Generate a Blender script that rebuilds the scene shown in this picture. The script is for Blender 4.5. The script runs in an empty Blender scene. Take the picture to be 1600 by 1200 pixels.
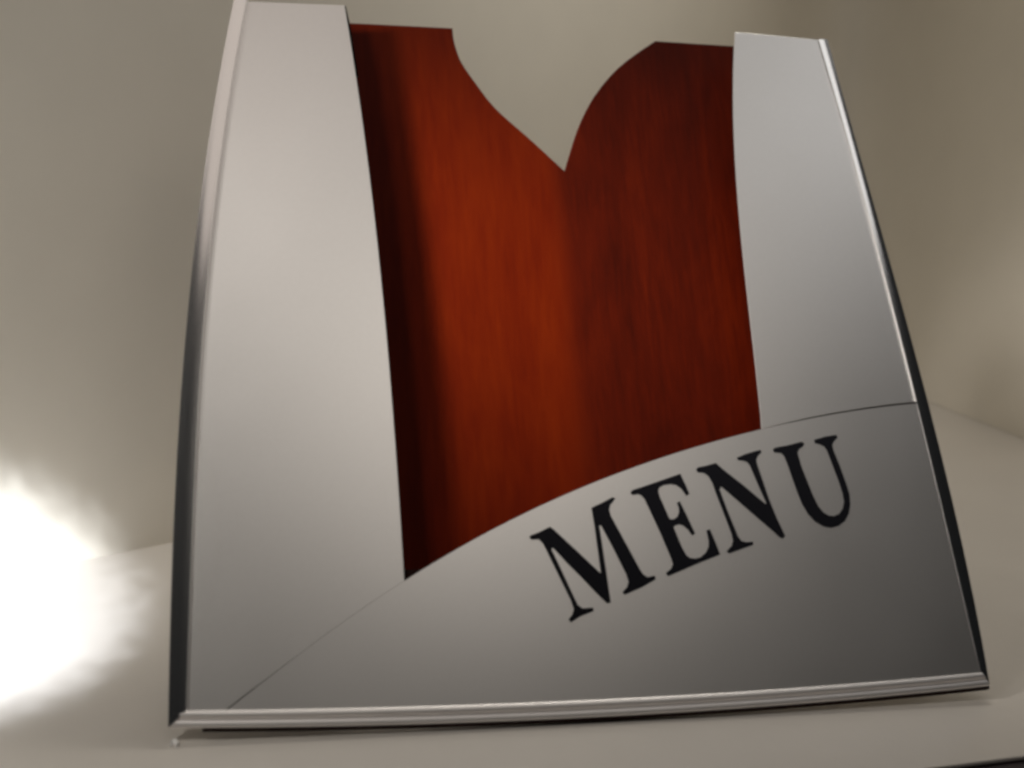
import bpy, bmesh, math
from mathutils import Matrix, Vector

# ------------------------------------------------------------------ camera, world, lamps, exposure
scene = bpy.context.scene
coll = scene.collection
R = math.radians

cam_data = bpy.data.cameras.new("camera")
cam = bpy.data.objects.new("camera", cam_data)
coll.objects.link(cam)
# columns: right, up, backward
cam.matrix_world = Matrix(((0.971572, -0.006566, -0.236653, -0.150507),
                           (-0.230931, 0.193871, -0.953459, -0.440886),
                           (0.052141, 0.981005, 0.186843, 0.201323),
                           (0, 0, 0, 1)))
cam_data.sensor_fit = 'HORIZONTAL'
cam_data.sensor_width = 36.0
cam_data.lens = 36.0 * 2200.0 / 1600.0
cam_data.clip_start = 0.01
cam_data.clip_end = 100.0
cam_data.dof.use_dof = True
cam_data.dof.focus_distance = 0.56
cam_data.dof.aperture_fstop = 10.0
scene.camera = cam

world = bpy.data.worlds.new("World")
scene.world = world
world.use_nodes = True
wb = world.node_tree.nodes["Background"]
wb.inputs[0].default_value = (0.9, 0.95, 1.0, 1)
wb.inputs[1].default_value = 0.008


def lamp(name, kind, loc, target, energy, color=(1, 1, 1), **kw):
    d = bpy.data.lights.new(name, kind)
    d.energy = energy
    d.color = color
    for k, v in kw.items():
        setattr(d, k, v)
    o = bpy.data.objects.new(name, d)
    coll.objects.link(o)
    o.location = loc
    o.rotation_euler = (Vector(target) - Vector(loc)).to_track_quat('-Z', 'Y').to_euler()
    return o


WARM = (1.0, 0.945, 0.88)
# snooted lamp low on the left: rakes across the cover and throws the shadow of the left panel onto the wood
lamp("side_lamp", 'AREA', (-0.43, -0.09, 0.345), (0.02, 0.10, 0.135), 0.245, WARM, shape='DISK', size=0.10, spread=R(31))
# added unseen fills overhead and behind the camera, mirrored in the satin metal
lamp("metal_fill", 'AREA', (-0.10, -0.22, 1.05), (-0.10, 0.0, 0.1), 0.41, (1.0, 0.875, 0.79), shape='ELLIPSE', size=0.4, size_y=0.65)
lamp("metal_fill", 'AREA', (0.60, -0.30, 1.05), (0.1, 0.0, 0.1), 0.40, (1.0, 0.98, 0.96), shape='DISK', size=0.4)
lamp("metal_fill", 'AREA', (0.25, -0.80, 1.05), (0.0, 0.0, 0.1), 0.74, (1.0, 0.915, 0.82), shape='DISK', size=0.4)
# unseen fills added above, behind and left of the cover to brighten the backdrop
lamp("backdrop_fill", 'AREA', (0.28, 0.42, 0.78), (-0.08, 0.40, 0.08), 0.60, (1.0, 0.95, 0.85), shape='DISK', size=0.2, spread=R(120))
lamp("backdrop_fill", 'AREA', (0.12, 0.26, 0.60), (-0.02, 0.37, 0.12), 0.34, (1.0, 0.95, 0.85), shape='DISK', size=0.2, spread=R(115))
lamp("backdrop_fill", 'AREA', (-0.45, -0.25, 0.50), (-0.22, 0.10, 0.10), 0.24, (1.0, 0.95, 0.87), shape='DISK', size=0.12, spread=R(75))
# narrow spot added beside the camera: its burnt-out pool stands for a glossy glare
glare_spot = lamp("glare_light", 'SPOT', (-0.205, -0.40, 0.38), (-0.228, 0.122, -0.0057), 44.0, (0.88, 0.93, 1.0), spot_size=R(20), spot_blend=0.0, shadow_soft_size=0.004)
td = glare_spot.data
td.use_nodes = True
tn = td.node_tree
em = tn.nodes["Emission"]
tc = tn.nodes.new('ShaderNodeTexCoord')
sep = tn.nodes.new('ShaderNodeSeparateXYZ')
tn.links.new(tc.outputs['Normal'], sep.inputs[0])
flat = tn.nodes.new('ShaderNodeCombineXYZ')
tn.links.new(sep.outputs[0], flat.inputs[0])
tn.links.new(sep.outputs[1], flat.inputs[1])
ln = tn.nodes.new('ShaderNodeVectorMath')
ln.operation = 'LENGTH'
tn.links.new(flat.outputs[0], ln.inputs[0])
no = tn.nodes.new('ShaderNodeTexNoise')          # noise makes the rim of the imitated glare uneven
no.inputs['Scale'].default_value = 150.0
no.inputs['Detail'].default_value = 4.0
tn.links.new(flat.outputs[0], no.inputs['Vector'])
ma = tn.nodes.new('ShaderNodeMath')
ma.operation = 'MULTIPLY_ADD'
tn.links.new(no.outputs['Fac'], ma.inputs[0])
ma.inputs[1].default_value = 0.055
tn.links.new(ln.outputs['Value'], ma.inputs[2])
rp = tn.nodes.new('ShaderNodeMapRange')
rp.interpolation_type = 'SMOOTHERSTEP'
tn.links.new(ma.outputs[0], rp.inputs[0])
rp.inputs[1].default_value = 0.152
rp.inputs[2].default_value = 0.094
rp.inputs[3].default_value = 0.0
rp.inputs[4].default_value = 1.0
tn.links.new(rp.outputs[0], em.inputs['Strength'])

vs = scene.view_settings
vs.view_transform = 'Standard'
vs.look = 'None'
vs.exposure = 0.0
vs.gamma = 1.0
vs.use_curve_mapping = False
scene.cycles.filter_width = 3.0

# ------------------------------------------------------------------ measured outlines, millimetres in the plane of the cover
BEAD_L = [[[-126.65,278.14],[-129.12,264.23],[-131.39,250.57],[-133.48,237.16],[-135.4,223.99],[-137.16,211.05],[-138.76,198.34],[-140.22,185.84],[-141.54,173.54],[-142.74,161.45],[-143.81,149.55],[-144.77,137.83],[-145.63,126.29],[-146.39,114.93],[-147.05,103.74],[-147.64,92.72],[-148.14,81.85],[-148.57,71.14],[-148.94,60.59],[-149.24,50.18],[-149.49,39.91],[-149.69,29.78],[-149.85,19.79],[-149.96,9.93],[-150.04,0.21]],[[-121.74,278.55],[-124.15,264.91],[-126.36,251.51],[-128.36,238.36],[-130.18,225.43],[-131.83,212.73],[-133.33,200.24],[-134.67,187.96],[-135.88,175.87],[-136.96,163.98],[-137.93,152.27],[-138.79,140.74],[-139.56,129.38],[-140.25,118.2],[-140.85,107.17],[-141.39,96.31],[-141.87,85.6],[-142.3,75.03],[-142.69,64.62],[-143.04,54.35],[-143.37,44.22],[-143.68,34.23],[-143.97,24.37],[-144.26,14.65],[-144.55,5.05]]]
BEAD_R = [[[126.23,278.47],[127.71,265.22],[129.2,252.13],[130.69,239.21],[132.17,226.44],[133.65,213.83],[135.11,201.37],[136.53,189.06],[137.93,176.9],[139.28,164.88],[140.58,153.01],[141.83,141.27],[143.02,129.67],[144.14,118.21],[145.18,106.88],[146.14,95.68],[147.01,84.61],[147.79,73.68],[148.47,62.87],[149.04,52.19],[149.5,41.64],[149.85,31.22],[150.07,20.92],[150.17,10.75],[150.13,0.71]],[[121.87,277.83],[123.63,264.9],[125.3,252.12],[126.88,239.49],[128.37,227.0],[129.78,214.66],[131.12,202.46],[132.39,190.41],[133.6,178.5],[134.74,166.72],[135.82,155.09],[136.85,143.58],[137.83,132.22],[138.77,120.98],[139.66,109.88],[140.52,98.9],[141.35,88.05],[142.14,77.33],[142.91,66.73],[143.65,56.25],[144.37,45.88],[145.08,35.64],[145.78,25.51],[146.46,15.49],[147.14,5.59]]]
BEAD_B = [[[-150.0,0.01],[-139.12,-0.48],[-128.12,-0.95],[-117.0,-1.38],[-105.76,-1.78],[-94.4,-2.14],[-82.91,-2.46],[-71.29,-2.75],[-59.53,-2.99],[-47.64,-3.19],[-35.6,-3.34],[-23.43,-3.45],[-11.1,-3.5],[1.38,-3.51],[14.02,-3.46],[26.82,-3.36],[39.78,-3.19],[52.92,-2.97],[66.23,-2.68],[79.72,-2.33],[93.4,-1.91],[107.27,-1.42],[121.34,-0.86],[135.61,-0.22],[150.1,0.5]],[[-145.35,5.54],[-134.7,5.13],[-123.94,4.74],[-113.07,4.38],[-102.08,4.04],[-90.97,3.73],[-79.74,3.46],[-68.38,3.21],[-56.9,3.0],[-45.29,2.82],[-33.54,2.68],[-21.66,2.58],[-9.63,2.52],[2.54,2.5],[14.85,2.53],[27.32,2.6],[39.94,2.72],[52.72,2.89],[65.67,3.11],[78.79,3.39],[92.08,3.73],[105.55,4.12],[119.2,4.58],[133.04,5.1],[147.08,5.69]]]
LEFT_SHEET = [[-124.17,278.68],[-121.01,277.48],[-83.45,278.8],[-82.17,267.64],[-80.98,256.6],[-79.87,245.68],[-78.84,234.89],[-77.9,224.21],[-77.02,213.65],[-76.22,203.2],[-75.48,192.88],[-74.81,182.67],[-74.19,172.57],[-73.64,162.58],[-73.13,152.71],[-72.67,142.95],[-72.26,133.29],[-71.89,123.75],[-71.57,114.31],[-71.28,104.97],[-71.02,95.74],[-70.79,86.62],[-70.59,77.59],[-70.42,68.66],[-70.27,59.84],[-70.14,51.11],[-70.11,46.52],[-77.15,42.28],[-83.54,38.29],[-89.86,34.23],[-96.12,30.11],[-102.3,25.95],[-108.42,21.75],[-114.46,17.51],[-120.44,13.26],[-126.35,9.0],[-132.19,4.75],[-132.21,2.18],[-138.38,2.43],[-145.54,2.73],[-147.11,12.34],[-146.91,22.14],[-146.69,32.08],[-146.43,42.15],[-146.15,52.36],[-145.82,62.71],[-145.44,73.21],[-145.01,83.85],[-144.52,94.65],[-143.95,105.61],[-143.32,116.73],[-142.59,128.02],[-141.78,139.47],[-140.87,151.11],[-139.84,162.93],[-138.7,174.93],[-137.44,187.14],[-136.03,199.54],[-134.48,212.16],[-132.78,224.99],[-130.91,238.05],[-128.86,251.35],[-126.61,264.89]]
RIGHT_SHEET = [[83.49,279.07],[81.6,268.55],[79.97,258.16],[78.58,247.92],[77.4,237.81],[76.42,227.83],[75.6,217.97],[74.94,208.23],[74.4,198.6],[73.98,189.08],[73.64,179.67],[73.38,170.35],[73.17,161.14],[72.99,152.02],[72.84,142.99],[72.68,134.06],[72.51,125.22],[72.3,116.47],[72.05,107.81],[71.66,101.76],[78.93,103.48],[86.68,105.19],[94.47,106.71],[102.3,108.12],[110.17,109.41],[118.09,110.57],[126.05,111.6],[134.04,112.48],[140.92,113.1],[141.75,119.77],[140.73,131.13],[139.64,142.62],[138.5,154.25],[137.31,166.02],[136.06,177.93],[134.76,189.98],[133.41,202.18],[132.01,214.52],[130.56,227.0],[129.07,239.64],[127.53,252.43],[125.95,265.38],[124.33,278.49],[122.16,278.17]]
PLATE = [[-132.21,4.16],[-126.38,8.48],[-120.48,12.81],[-114.51,17.13],[-108.47,21.43],[-102.36,25.69],[-96.18,29.89],[-89.93,34.04],[-83.61,38.11],[-77.23,42.1],[-70.78,46.0],[-64.26,49.81],[-57.68,53.51],[-51.03,57.1],[-44.32,60.59],[-37.55,63.96],[-30.71,67.22],[-23.82,70.37],[-16.87,73.4],[-9.85,76.32],[-2.78,79.13],[4.35,81.82],[11.53,84.41],[18.78,86.89],[26.07,89.26],[33.43,91.54],[40.83,93.71],[48.29,95.78],[55.81,97.75],[63.37,99.63],[70.99,101.41],[78.66,103.09],[86.38,104.66],[94.15,106.13],[101.96,107.49],[109.82,108.73],[117.72,109.85],[125.66,110.83],[133.64,111.66],[140.5,112.27],[142.42,108.38],[143.33,97.29],[144.18,86.33],[144.96,75.5],[145.69,64.8],[146.34,54.22],[146.94,43.76],[147.46,33.43],[147.92,23.22],[148.32,13.12],[148.64,3.15],[134.33,2.44],[120.27,1.86],[106.41,1.35],[92.74,0.9],[79.25,0.53],[65.95,0.21],[52.82,-0.04],[39.86,-0.24],[27.07,-0.38],[14.43,-0.47],[1.96,-0.51],[-10.37,-0.5],[-22.54,-0.44],[-34.57,-0.34],[-46.47,-0.19],[-58.22,-0.0],[-69.84,0.22],[-81.33,0.49],[-92.69,0.79],[-103.93,1.12],[-115.04,1.49],[-126.04,1.89],[-131.81,2.11]]
WOOD = [[-99.27,281.15],[-36.17,282.37],[-36.14,281.26],[-36.12,280.15],[-36.1,279.04],[-36.05,277.94],[-35.95,276.84],[-35.81,275.75],[-35.63,274.66],[-35.42,273.58],[-35.18,272.5],[-34.91,271.39],[-34.65,270.34],[-34.4,269.32],[-34.1,268.27],[-33.68,267.1],[-33.07,265.73],[-32.26,264.13],[-31.28,262.35],[-30.17,260.45],[-28.96,258.45],[-27.68,256.4],[-26.4,254.32],[-25.09,252.18],[-23.66,249.96],[-22.0,247.63],[-20.01,245.17],[-17.57,242.53],[-14.75,239.73],[-11.73,236.83],[-8.68,233.93],[-5.81,231.11],[-3.12,228.38],[-0.48,225.68],[2.11,222.99],[4.7,220.32],[7.3,217.64],[7.76,218.97],[8.19,220.21],[8.64,221.51],[9.17,222.99],[9.84,224.82],[10.67,227.12],[11.63,229.8],[12.69,232.67],[13.78,235.54],[14.88,238.2],[15.99,240.67],[17.13,243.07],[18.29,245.39],[19.48,247.62],[20.67,249.73],[21.87,251.7],[23.05,253.52],[24.27,255.25],[25.53,256.96],[26.87,258.71],[28.29,260.5],[29.76,262.3],[31.3,264.09],[32.9,265.86],[34.58,267.59],[36.36,269.3],[38.24,270.98],[40.17,272.63],[42.13,274.23],[44.05,275.79],[45.95,277.27],[47.84,278.68],[49.74,280.06],[51.63,281.43],[53.54,282.83],[118.47,283.04],[89.63,83.05],[-4.76,61.82],[-105.24,20.74]]
SEAM_U = 3.01
CORE_L = [[-118.23,275.2],[-86.48,276.58],[-81.14,257.51],[-80.03,246.56],[-79.0,235.73],[-78.05,225.03],[-77.17,214.43],[-76.36,203.96],[-75.62,193.6],[-74.94,183.36],[-74.32,173.24],[-73.76,163.22],[-73.25,153.32],[-72.79,143.53],[-72.38,133.85],[-72.01,124.27],[-71.68,114.8],[-71.38,105.44],[-71.12,96.19],[-70.89,87.03],[-70.69,77.98],[-70.51,69.03],[-70.36,60.17],[-70.23,51.42],[-77.25,42.96],[-136.22,24.17],[-144.74,42.37],[-144.44,52.62],[-144.1,63.01],[-143.71,73.55],[-143.26,84.24],[-142.76,95.08],[-142.18,106.08],[-141.53,117.25],[-140.79,128.58],[-139.96,140.08],[-139.03,151.76],[-137.98,163.63],[-136.83,175.68],[-135.54,187.94],[-134.11,200.39],[-132.54,213.06],[-130.82,225.94],[-128.92,239.06],[-126.84,252.41]]
CORE_R = [[95.65,270.47],[93.93,259.99],[92.44,249.66],[91.18,239.45],[90.11,229.38],[89.21,219.43],[88.47,209.6],[87.86,199.89],[87.36,190.28],[86.95,180.78],[86.62,171.39],[86.34,162.09],[86.1,152.89],[85.88,143.79],[85.66,134.78],[85.42,125.87],[85.15,117.04],[84.84,108.3],[87.31,94.47],[137.61,83.76],[143.71,86.89],[142.85,97.89],[141.93,109.01],[140.95,120.27],[139.91,131.66],[138.81,143.18],[137.66,154.84],[136.45,166.64],[135.19,178.57],[133.87,190.65],[132.51,202.87],[131.1,215.24],[129.64,227.76],[128.13,240.43],[126.58,253.25],[124.98,266.22]]
BACKING = [[-137.93,4.96],[-135.18,22.02],[-115.03,25.53],[-76.9,50.87],[-54.11,50.3],[-104.79,4.22]]
GASKET = [[-85.3,279.67],[-82.74,279.58],[-81.03,269.65],[-78.75,247.7],[-83.81,247.36]]
LETTER_M = [[-24.13,61.03],[-23.37,61.67],[-20.56,62.57],[-16.09,64.59],[-14.99,63.73],[-7.17,55.9],[1.19,47.3],[1.57,47.45],[0.78,64.62],[0.22,71.4],[3.41,72.81],[6.23,74.1],[8.63,75.3],[9.71,74.81],[8.42,73.31],[7.46,72.36],[6.86,70.52],[7.34,68.18],[11.85,58.34],[16.43,48.16],[17.53,46.25],[19.06,45.2],[21.88,45.7],[22.13,44.39],[16.76,41.73],[9.83,39.07],[9.02,40.05],[10.93,41.85],[11.72,43.83],[11.12,46.53],[7.27,55.9],[3.32,64.81],[2.48,64.77],[2.91,58.34],[3.62,47.0],[3.94,40.24],[4.23,36.42],[2.87,36.23],[-1.44,40.79],[-5.42,45.37],[-10.64,51.06],[-15.62,57.02],[-16.21,56.17],[-12.68,47.37],[-9.11,38.16],[-8.13,35.87],[-6.54,34.65],[-2.59,34.77],[-2.44,33.57],[-7.61,31.86],[-11.07,29.86],[-12.02,30.9],[-10.46,32.53],[-9.75,34.47],[-10.47,37.56],[-14.14,46.53],[-17.6,54.94],[-19.05,58.37],[-20.53,60.15],[-23.38,59.99]]
LETTER_E = [[15.86,76.9],[16.64,77.88],[26.04,80.77],[36.12,84.0],[37.55,80.12],[38.82,76.19],[37.63,75.56],[35.89,78.32],[34.24,79.65],[31.75,80.13],[29.15,79.73],[27.22,78.81],[26.68,77.34],[27.02,75.16],[28.39,71.2],[29.73,67.21],[30.33,66.51],[31.65,66.67],[33.12,67.54],[34.01,69.22],[34.08,71.12],[33.6,72.86],[34.68,73.4],[37.02,67.42],[39.31,60.98],[38.13,60.37],[36.72,62.66],[35.1,64.23],[33.42,64.69],[31.68,64.19],[31.22,63.32],[33.47,56.24],[34.93,53.04],[36.19,51.94],[38.28,51.63],[40.46,52.08],[42.85,53.92],[44.07,55.96],[44.43,58.03],[44.0,62.12],[45.32,62.6],[46.87,57.76],[48.25,52.98],[42.86,51.15],[37.77,49.37],[32.29,47.29],[27.05,45.42],[26.3,46.6],[28.5,48.18],[29.4,49.78],[29.05,51.82],[25.99,61.2],[22.38,71.05],[21.08,74.5],[19.83,76.0],[18.52,76.41],[16.54,76.09]]
LETTER_N = [[42.65,85.63],[43.48,86.42],[46.91,87.06],[50.86,88.09],[53.22,85.75],[61.28,78.92],[68.9,71.86],[69.33,72.28],[66.8,80.01],[64.69,86.97],[63.71,88.41],[62.32,88.93],[60.32,89.16],[59.7,90.16],[63.01,91.41],[66.7,92.47],[69.71,93.16],[70.02,92.17],[68.41,90.84],[67.48,89.34],[67.53,87.75],[68.94,81.33],[70.5,74.18],[72.59,66.71],[75.12,59.51],[74.31,58.53],[73.01,58.95],[70.58,61.42],[61.63,69.88],[51.93,79.05],[51.08,77.66],[53.2,69.6],[55.36,62.39],[56.14,59.67],[57.35,57.92],[59.06,57.38],[61.86,57.52],[61.84,56.33],[56.88,54.86],[51.95,53.29],[51.04,54.16],[53.23,56.09],[54.06,58.11],[53.8,60.77],[51.72,68.49],[49.47,76.66],[48.59,80.38],[47.41,82.93],[45.77,84.32],[43.25,84.51]]
LETTER_U = [[74.91,93.14],[75.76,94.01],[81.25,94.93],[87.26,96.37],[88.36,95.59],[87.53,94.39],[85.9,93.5],[85.0,92.03],[85.12,90.33],[85.94,85.65],[87.41,80.25],[88.86,74.88],[90.45,70.63],[92.28,68.18],[94.24,66.97],[96.33,66.76],[98.56,67.55],[100.51,69.72],[101.49,72.45],[101.42,75.6],[100.72,79.54],[98.64,88.24],[97.52,92.77],[96.62,94.45],[94.95,95.31],[92.8,95.83],[92.76,97.13],[97.36,98.36],[102.32,99.13],[102.7,97.98],[100.65,96.23],[99.99,94.91],[100.15,92.81],[101.73,86.98],[103.53,78.98],[104.11,75.34],[103.86,71.33],[102.69,67.7],[100.66,64.79],[97.82,62.99],[94.56,62.24],[91.53,62.84],[88.36,64.78],[85.78,67.87],[84.03,71.48],[82.78,75.79],[81.63,80.81],[80.03,88.0],[79.16,90.83],[78.13,91.93],[75.5,92.14]]
CONTACT_SHADOW = [[-139.11,0.15],[-128.1,-0.31],[-116.98,-0.74],[-105.73,-1.13],[-94.35,-1.49],[-82.85,-1.81],[-71.22,-2.09],[-59.46,-2.33],[-47.55,-2.53],[-35.51,-2.68],[-23.32,-2.78],[-10.98,-2.83],[1.51,-2.83],[14.16,-2.78],[26.97,-2.67],[39.94,-2.51],[53.09,-2.28],[66.41,-1.99],[79.92,-1.63],[93.61,-1.21],[107.49,-0.71],[121.58,-0.15],[135.86,0.5],[150.1,1.24],[149.72,-0.65],[135.51,-1.37],[121.24,-2.0],[107.18,-2.56],[93.32,-3.04],[79.64,-3.45],[66.16,-3.79],[52.85,-4.07],[39.72,-4.29],[26.76,-4.44],[13.97,-4.54],[1.34,-4.58],[-11.14,-4.57],[-23.46,-4.51],[-35.63,-4.39],[-47.66,-4.23],[-59.55,-4.03],[-71.3,-3.78],[-82.92,-3.49],[-94.41,-3.16],[-105.77,-2.8],[-117.0,-2.39],[-128.12,-1.96],[-139.11,-1.49]]
CAM_LOC = [-0.15051,-0.44089,0.20132]
CAM_R = [[0.971572,0.236653,-0.006566],[-0.230931,0.953459,0.193871],[0.052141,-0.186843,0.981005]]
F_PX = 2200.0
ZF = -0.00547
LEFT_WALL_PT = [-0.155,0.2141,-0.0055]
RIGHT_LINE = [[0.4384,0.5418,-0.0055],[0.4413,0.4234,-0.0055]]
CORNER = [0.4327,0.7722,-0.0055]
EDGE = [[0.097,-0.0488,-0.0055],[0.1361,-0.0446,-0.0055]]
SPECK = [-0.1481,-0.0014,-0.0055]
GLARE = [[-0.207,0.1117,-0.0055]]

LEAN = R(30)
ZF = ZF_M = ZF


# ------------------------------------------------------------------ materials
class Mat:
    def __init__(self, name):
        self.m = bpy.data.materials.new(name)
        self.m.use_nodes = True
        self.nt = self.m.node_tree
        self.b = self.nt.nodes["Principled BSDF"]

    def n(self, kind, **kw):
        o = self.nt.nodes.new(kind)
        for k, v in kw.items():
            setattr(o, k, v)
        return o

    def link(self, a, b):
        self.nt.links.new(a, b)

    def set(self, **kw):
        for k, v in kw.items():
            self.b.inputs[k.replace('_', ' ')].default_value = v
        return self

    def coords(self, scale=(1, 1, 1), loc=(0, 0, 0)):
        tc = self.n('ShaderNodeTexCoord')
        mp = self.n('ShaderNodeMapping')
        mp.inputs['Scale'].default_value = scale
        mp.inputs['Location'].default_value = loc
        self.link(tc.outputs['Object'], mp.inputs['Vector'])
        return mp.outputs['Vector']

    def noise(self, vec, scale, detail=4.0, rough=0.55, dist=0.0):
        t = self.n('ShaderNodeTexNoise')
        t.inputs['Scale'].default_value = scale
        t.inputs['Detail'].default_value = detail
        t.inputs['Roughness'].default_value = rough
        t.inputs['Distortion'].default_value = dist
        self.link(vec, t.inputs['Vector'])
        return t.outputs['Fac']

    def ramp(self, fac, stops):
        r = self.n('ShaderNodeValToRGB')
        e = r.color_ramp.elements
        while len(e) < len(stops):
            e.new(0.5)
        for i, (p, c) in enumerate(stops):
            e[i].position = p
            e[i].color = tuple(c) + (1,) if len(c) == 3 else c
        self.link(fac, r.inputs[0])
        return r.outputs[0]

    def bump(self, fac, strength, dist):
        b = self.n('ShaderNodeBump')
        b.inputs['Strength'].default_value = strength
        b.inputs['Distance'].default_value = dist
        self.link(fac, b.inputs['Height'])
        self.link(b.outputs[0], self.b.inputs['Normal'])


def backdrop_mat(name, base):
    m = Mat(name)
    v = m.coords()
    f = m.noise(v, 9.0, 5.0, 0.6)
    lo = tuple(x * 0.955 for x in base)
    hi = tuple(min(1, x * 1.03) for x in base)
    m.link(m.ramp(f, [(0.3, lo), (0.7, hi)]), m.b.inputs['Base Color'])
    m.bump(m.noise(v, 420.0, 3.0, 0.6), 0.10, 0.0004)
    m.set(Roughness=0.32)
    m.b.inputs['Specular IOR Level'].default_value = 0.45
    return m.m


def metal_mat(name):
    m = Mat(name)
    v = m.coords()
    f = m.noise(v, 600.0, 2.0, 0.6)
    m.link(m.ramp(f, [(0.2, (0.785, 0.77, 0.755)), (0.8, (0.805, 0.79, 0.775))]), m.b.inputs['Base Color'])
    rr = m.n('ShaderNodeMapRange')
    m.link(m.noise(v, 14.0, 3.0), rr.inputs[0])
    rr.inputs[3].default_value = 0.335
    rr.inputs[4].default_value = 0.40
    m.link(rr.outputs[0], m.b.inputs['Roughness'])
    m.set(Metallic=1.0)
    return m.m


def wood_mat(name):
    m = Mat(name)
    v = m.coords((1.0, 1.0, 0.10))
    v2 = m.coords((1.0, 1.0, 0.38), (0.7, 0.0, 0.3))
    fine = m.noise(v, 420.0, 6.0, 0.62, 0.3)
    band = m.noise(v, 48.0, 4.0, 0.55, 0.5)
    fig = m.noise(v2, 24.0, 5.0, 0.6, 1.8)

    def mix(fac, a, b):
        x = m.n('ShaderNodeMix', data_type='FLOAT')
        x.inputs['Factor'].default_value = fac
        m.link(a, x.inputs[2])
        m.link(b, x.inputs[3])
        return x.outputs[0]
    f = mix(0.36, mix(0.5, band, fig), fine)
    # two leaves of veneer: the right-hand leaf is browner
    tc = m.n('ShaderNodeTexCoord')
    sp = m.n('ShaderNodeSeparateXYZ')
    m.link(tc.outputs['Object'], sp.inputs[0])
    wob = m.n('ShaderNodeMath', operation='MULTIPLY_ADD')
    m.link(fine, wob.inputs[0])
    wob.inputs[1].default_value = 0.010
    m.link(sp.outputs[0], wob.inputs[2])
    leaf = m.n('ShaderNodeMapRange', interpolation_type='SMOOTHSTEP')
    m.link(wob.outputs[0], leaf.inputs[0])
    leaf.inputs[1].default_value = SEAM_U / 1000 - 0.001
    leaf.inputs[2].default_value = SEAM_U / 1000 + 0.012
    c1 = m.ramp(f, [(0.28, (0.052, 0.0034, 0.0006)), (0.48, (0.084, 0.0062, 0.0006)), (0.74, (0.122, 0.0120, 0.0008))])
    c2 = m.ramp(f, [(0.32, (0.026, 0.0024, 0.0008)), (0.52, (0.052, 0.0041, 0.0009)), (0.76, (0.092, 0.0080, 0.0011))])
    mc = m.n('ShaderNodeMix', data_type='RGBA')
    m.link(leaf.outputs[0], mc.inputs['Factor'])
    m.link(c1, mc.inputs[6])
    m.link(c2, mc.inputs[7])
    m.link(mc.outputs[2], m.b.inputs['Base Color'])
    m.bump(fine, 0.10, 0.0003)
    m.set(Roughness=0.5)
    m.b.inputs['Specular IOR Level'].default_value = 0.04
    return m.m


M_WALL = backdrop_mat("white_card", (0.77, 0.725, 0.64))
M_TABLE = backdrop_mat("white_laminate", (0.585, 0.55, 0.51))
M_METAL = metal_mat("satin_aluminium")
M_CHROME = Mat("polished_chrome").set(Base_Color=(0.80, 0.79, 0.78, 1), Metallic=1.0, Roughness=0.16).m
M_SATIN = Mat("satin_chrome").set(Base_Color=(0.88, 0.85, 0.84, 1), Metallic=1.0, Roughness=0.5).m
M_WOOD = wood_mat("mahogany_veneer")
M_CORE = Mat("contact_shadow_dark").set(Base_Color=(0.012, 0.005, 0.004, 1), Roughness=0.8)
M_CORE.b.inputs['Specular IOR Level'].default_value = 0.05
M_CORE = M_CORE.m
M_INK = Mat("black_enamel").set(Base_Color=(0.006, 0.006, 0.008, 1), Roughness=0.6).m
M_INK.node_tree.nodes["Principled BSDF"].inputs['Specular IOR Level'].default_value = 0.06
M_DESK = Mat("dark_stained_desk")
_f = M_DESK.noise(M_DESK.coords((1, 12, 1)), 20, 4)
M_DESK.link(M_DESK.ramp(_f, [(0.3, (0.012, 0.006, 0.008)), (0.7, (0.022, 0.011, 0.013))]), M_DESK.b.inputs['Base Color'])
M_DESK = M_DESK.set(Roughness=0.55).m
M_PAPER = Mat("white_paper").set(Base_Color=(0.9, 0.89, 0.88, 1), Roughness=0.6).m


# ------------------------------------------------------------------ mesh helpers
def link(name, bm, mat, parent=None, smooth=False):
    bmesh.ops.recalc_face_normals(bm, faces=bm.faces[:])
    me = bpy.data.meshes.new(name)
    bm.to_mesh(me)
    bm.free()
    me.materials.append(mat)
    if smooth:
        for p in me.polygons:
            p.use_smooth = True
        me.set_sharp_from_angle(angle=R(40))
    o = bpy.data.objects.new(name, me)
    coll.objects.link(o)
    if parent:
        o.parent = parent
    return o


def slab(name, pts, w_front, w_back, mat, parent, bevel=0.0):
    """closed outline (mm, in the plane of the cover) given a real thickness; w is measured towards the viewer"""
    bm = bmesh.new()
    fr = [bm.verts.new((u / 1000, -w_front / 1000, v / 1000)) for u, v in pts]
    bk = [bm.verts.new((u / 1000, -w_back / 1000, v / 1000)) for u, v in pts]
    bm.faces.new(fr)
    bm.faces.new(bk[::-1])
    n = len(pts)
    for i in range(n):
        bm.faces.new((fr[i], bk[i], bk[(i + 1) % n], fr[(i + 1) % n]))
    o = link(name, bm, mat, parent)
    if bevel:
        md = o.modifiers.new("bevel", 'BEVEL')
        md.width = bevel / 1000
        md.segments = 2
        md.limit_method = 'ANGLE'
        md.angle_limit = R(50)
    return o


def moulding(name, outer, inner, profile, mat, parent):
    """sweep a profile [(t, w)] between the measured outer (t = -1) and inner (t = +1) edge of a bead"""
    bm = bmesh.new()
    rings = []
    for (ou, ov), (iu, iv) in zip(outer, inner):
        ring = []
        for a, w in profile:
            k = (a + 1) / 2
            ring.append(bm.verts.new(((ou + (iu - ou) * k) / 1000, -w / 1000, (ov + (iv - ov) * k) / 1000)))
        rings.append(ring)
    n = len(profile)
    for a, b in zip(rings, rings[1:]):
        for k in range(n):
            bm.faces.new((a[k], a[(k + 1) % n], b[(k + 1) % n], b[k]))
    bm.faces.new(rings[0])
    bm.faces.new(rings[-1][::-1])
    return link(name, bm, mat, parent, smooth=True)


def tag(o, label, cat, kind=None):
    o["label"] = label
    o["category"] = cat
    if kind:
        o["kind"] = kind
    return o


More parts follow.
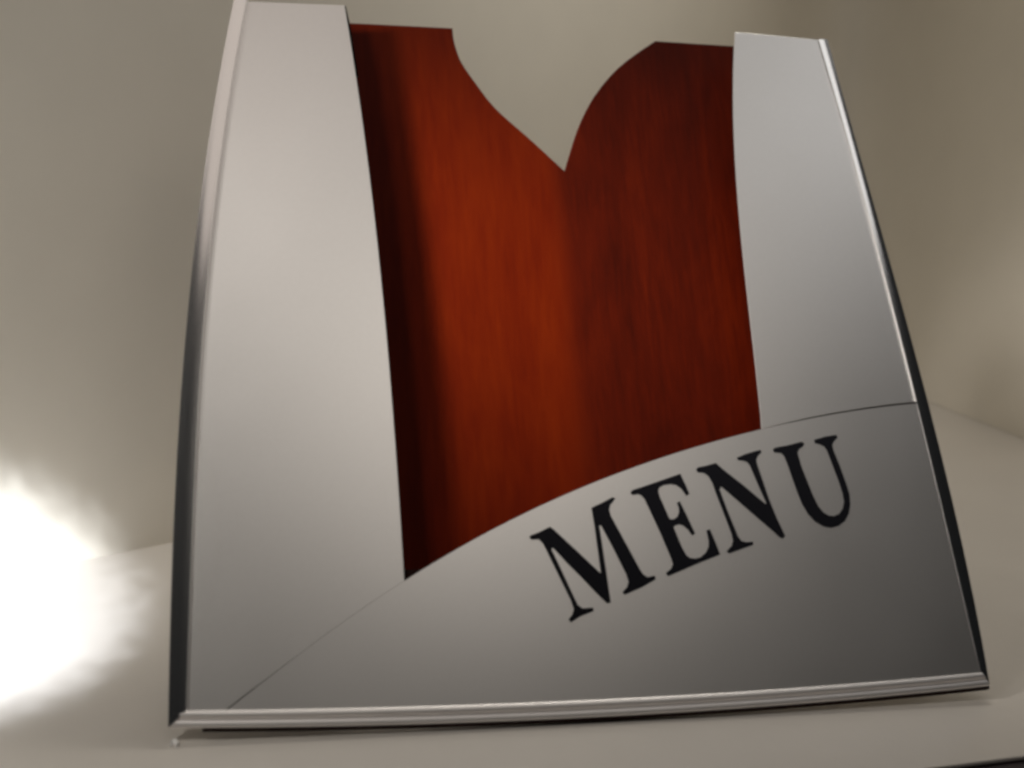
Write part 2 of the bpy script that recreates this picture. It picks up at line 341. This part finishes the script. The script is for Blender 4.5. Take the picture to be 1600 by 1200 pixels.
# ------------------------------------------------------------------ setting: desk, white table board, card backdrop
def box(bm, x0, x1, y0, y1, z0, z1):
    v = [bm.verts.new(p) for p in ((x0, y0, z0), (x1, y0, z0), (x1, y1, z0), (x0, y1, z0), (x0, y0, z1), (x1, y0, z1), (x1, y1, z1), (x0, y1, z1))]
    for f in ((0, 3, 2, 1), (4, 5, 6, 7), (0, 1, 5, 4), (1, 2, 6, 5), (2, 3, 7, 6), (3, 0, 4, 7)):
        bm.faces.new([v[i] for i in f])


bm = bmesh.new()
box(bm, -1.2, 1.2, -0.9, 1.2, ZF - 0.046, ZF - 0.002)
o = link("desk", bm, M_DESK)
o["kind"] = "structure"

# white board: its front edge shows at the lower right of the picture
(ex0, ey0, _), (ex1, ey1, _) = EDGE
sl = (ey1 - ey0) / (ex1 - ex0)
fy = lambda x: ey0 + sl * (x - ex0)
bm = bmesh.new()
top = [(-0.40, fy(-0.40)), (0.60, fy(0.60)), (0.60, 0.90), (-0.40, 0.90)]
a = [bm.verts.new((x, y, ZF)) for x, y in top]
b = [bm.verts.new((x, y, ZF - 0.0015)) for x, y in top]
bm.faces.new(a)
bm.faces.new(b[::-1])
for i in range(4):
    bm.faces.new((a[i], b[i], b[(i + 1) % 4], a[(i + 1) % 4]))
o = link("tabletop", bm, M_TABLE)
md = o.modifiers.new("bevel", 'BEVEL')
md.width = 0.0004
md.segments = 3
o["kind"] = "structure"


def wall(name, path, h, th, mat):
    bm = bmesh.new()
    P = [Vector(p) for p in path]
    rows = []
    for i, p in enumerate(P):
        t = (P[min(i + 1, len(P) - 1)] - P[max(i - 1, 0)]).normalized()
        q = Vector((-t.y, t.x)) * th
        gap = 0.0003 if p.x > 0.3 else -0.0006      # the card stands a hair proud on the right
        rows.append([bm.verts.new((p.x, p.y, ZF + gap)), bm.verts.new((p.x, p.y, ZF + h)),
                     bm.verts.new((p.x + q.x, p.y + q.y, ZF + h)), bm.verts.new((p.x + q.x, p.y + q.y, ZF + gap))])
    for a, b in zip(rows, rows[1:]):
        for k in range(4):
            bm.faces.new((a[k], b[k], b[(k + 1) % 4], a[(k + 1) % 4]))
    bm.faces.new(rows[0])
    bm.faces.new(rows[-1][::-1])
    o = link(name, bm, mat, smooth=True)
    o["kind"] = "structure"
    return o


K = Vector(CORNER[:2])
A = Vector(LEFT_WALL_PT[:2])
E = Vector((-0.36, 0.11))
# smooth curve through E, A and K (the card bends gently)
path = []
ta = (A - E).length / ((A - E).length + (K - A).length)
ctrl = (A - E * (1 - ta) ** 2 - K * ta ** 2) / (2 * ta * (1 - ta))
for i in range(33):
    t = i / 32
    path.append(E * (1 - t) ** 2 + ctrl * 2 * t * (1 - t) + K * t * t)
r0, r1 = Vector(RIGHT_LINE[0][:2]), Vector(RIGHT_LINE[1][:2])
dr = (r1 - r0).normalized()
# the card is bent round, not folded, where it turns forward on the right
fil = 0.19
while (path[-1] - K).length < fil:
    path.pop()
p0, p2 = path[-1].copy(), K + dr * fil
for i in range(1, 15):
    t = i / 14
    path.append(p0 * (1 - t) ** 2 + K * 2 * t * (1 - t) + p2 * t * t)
path += [r0, r1, r1 + dr * 0.22]
wall("backdrop_wall", path, 0.62, 0.004, M_WALL)

# ------------------------------------------------------------------ the menu cover
menu = bpy.data.objects.new("menu_cover", None)
coll.objects.link(menu)
menu.rotation_euler = (-LEAN, 0, 0)
tag(menu, "silver and mahogany menu cover with MENU in black letters, leaning back on the white table", "menu")

slab("side_panel", LEFT_SHEET, -0.5, -1.1, M_METAL, menu, 0.15)["label"] = "wide pale aluminium panel left of the wood"
slab("side_panel", RIGHT_SHEET, -0.5, -1.1, M_METAL, menu, 0.15)["label"] = "narrow aluminium panel right of the wood"
plate = slab("title_plate", PLATE, 0.0, -1.6, M_METAL, menu)
plate["label"] = "arched aluminium plate carrying the word MENU"
for pts in (LETTER_M, LETTER_E, LETTER_N, LETTER_U):
    slab("letter", pts, 0.25, -0.2, M_INK, plate)
slab("wood_panel", WOOD, -17.0, -20.0, M_WOOD, menu, 0.2)["label"] = "red mahogany panel with a curved notch in its top"
slab("core_board", CORE_L, -1.15, -16.95, M_CORE, menu)
slab("core_board", CORE_R, -1.15, -16.95, M_CORE, menu)
slab("backing_sheet", BACKING, -2.1, -3.0, M_CORE, menu)
slab("edge_seal", GASKET, -2.05, -3.2, M_CORE, menu)



def bead_profile(a_lo, a_hi, side, peak=1.1):
    """shallow roll whose face normals run from a_lo to a_hi degrees outward; side=+1 if outward is +t"""
    n, pts, w = 10, [], 0.0
    ang = [a_lo + (a_hi - a_lo) * k / n for k in range(n + 1)]
    for k, a in enumerate(ang):
        t = -0.92 + 1.84 * k / n
        pts.append((t, w))
        w -= math.tan(R(a)) * 2.4 * 1.84 / n
    off = peak - max(p[1] for p in pts)
    pts = [(t * side, w + off) for t, w in pts]
    lo = min(-2.0, min(p[1] for p in pts) - 0.3)
    return [(-side, lo), (-side, pts[0][1])] + pts[1:-1] + [(side, pts[-1][1]), (side, lo)]


prof2 = [(-1.0, -1.5)]
for k in range(9):
    a = math.pi * (1 - k / 8)
    prof2.append((-0.52 + 0.48 * math.cos(a), 0.0 + 0.75 * math.sin(a)))
for k in range(9):
    a = math.pi * (1 - k / 8)
    prof2.append((0.50 + 0.50 * math.cos(a), 0.15 + 1.0 * math.sin(a)))
prof2.append((1.0, -1.5))
moulding("edge_moulding", BEAD_L[0], BEAD_L[1], bead_profile(-3, 7, -1), M_CHROME, menu)
moulding("edge_moulding", BEAD_R[0], BEAD_R[1], bead_profile(0, 10, -1, 0.15), M_CHROME, menu)
moulding("edge_moulding", BEAD_B[0], BEAD_B[1], prof2, M_SATIN, menu)

slab("contact_shadow", CONTACT_SHADOW, -0.2, -3.0, M_CORE, menu)  # dark strip put in as the contact shadow under the bottom moulding

# easel strut behind, which holds the cover at its lean
inv = Matrix.Rotation(LEAN, 4, 'X')
bm = bmesh.new()
hgt, dep = 0.128, 0.215
prof3 = [(0.0, 0.0), (1.0, 0.0), (0.0, 0.0)]
top_y = math.cos(LEAN) * 0.0202 + math.sin(LEAN) * 0.16
top_z = -math.sin(LEAN) * 0.0202 + math.cos(LEAN) * 0.16
vs_ = []
for x, y, z in ((-0.02, top_y, top_z), (0.02, top_y, top_z), (0.035, dep, ZF), (-0.035, dep, ZF),
                (-0.02, top_y + 0.003, top_z), (0.02, top_y + 0.003, top_z), (0.035, dep + 0.003, ZF), (-0.035, dep + 0.003, ZF)):
    vs_.append(bm.verts.new(inv @ Vector((x, y, z))))
for f in ((0, 1, 2, 3), (7, 6, 5, 4), (0, 4, 5, 1), (1, 5, 6, 2), (2, 6, 7, 3), (3, 7, 4, 0)):
    bm.faces.new([vs_[i] for i in f])
link("easel_strut", bm, M_CORE, menu)

# ------------------------------------------------------------------ small curled paper fleck on the table
bm = bmesh.new()
sx, sy = SPECK[0], SPECK[1]
N = 10
inner, outer, up = [], [], []
for k in range(N + 1):
    a = R(-60) + R(265) * k / N
    ca, sa = math.cos(a), math.sin(a)
    rr = 0.0015
    outer.append(bm.verts.new((sx + rr * ca, sy + rr * 1.6 * sa, ZF + 0.0001)))
    inner.append(bm.verts.new((sx + rr * 0.45 * ca, sy + rr * 0.75 * sa, ZF + 0.0001)))
    up.append(bm.verts.new((sx + rr * 0.8 * ca, sy + rr * 1.3 * sa, ZF + 0.0014)))
for k in range(N):
    bm.faces.new((outer[k], outer[k + 1], up[k + 1], up[k]))
    bm.faces.new((up[k], up[k + 1], inner[k + 1], inner[k]))
    bm.faces.new((inner[k], inner[k + 1], outer[k + 1], outer[k]))
bm.faces.new((outer[0], up[0], inner[0]))
bm.faces.new((inner[N], up[N], outer[N]))
tag(link("paper_fleck", bm, M_PAPER), "tiny curled white paper fleck on the table below the cover's left corner", "paper scrap")
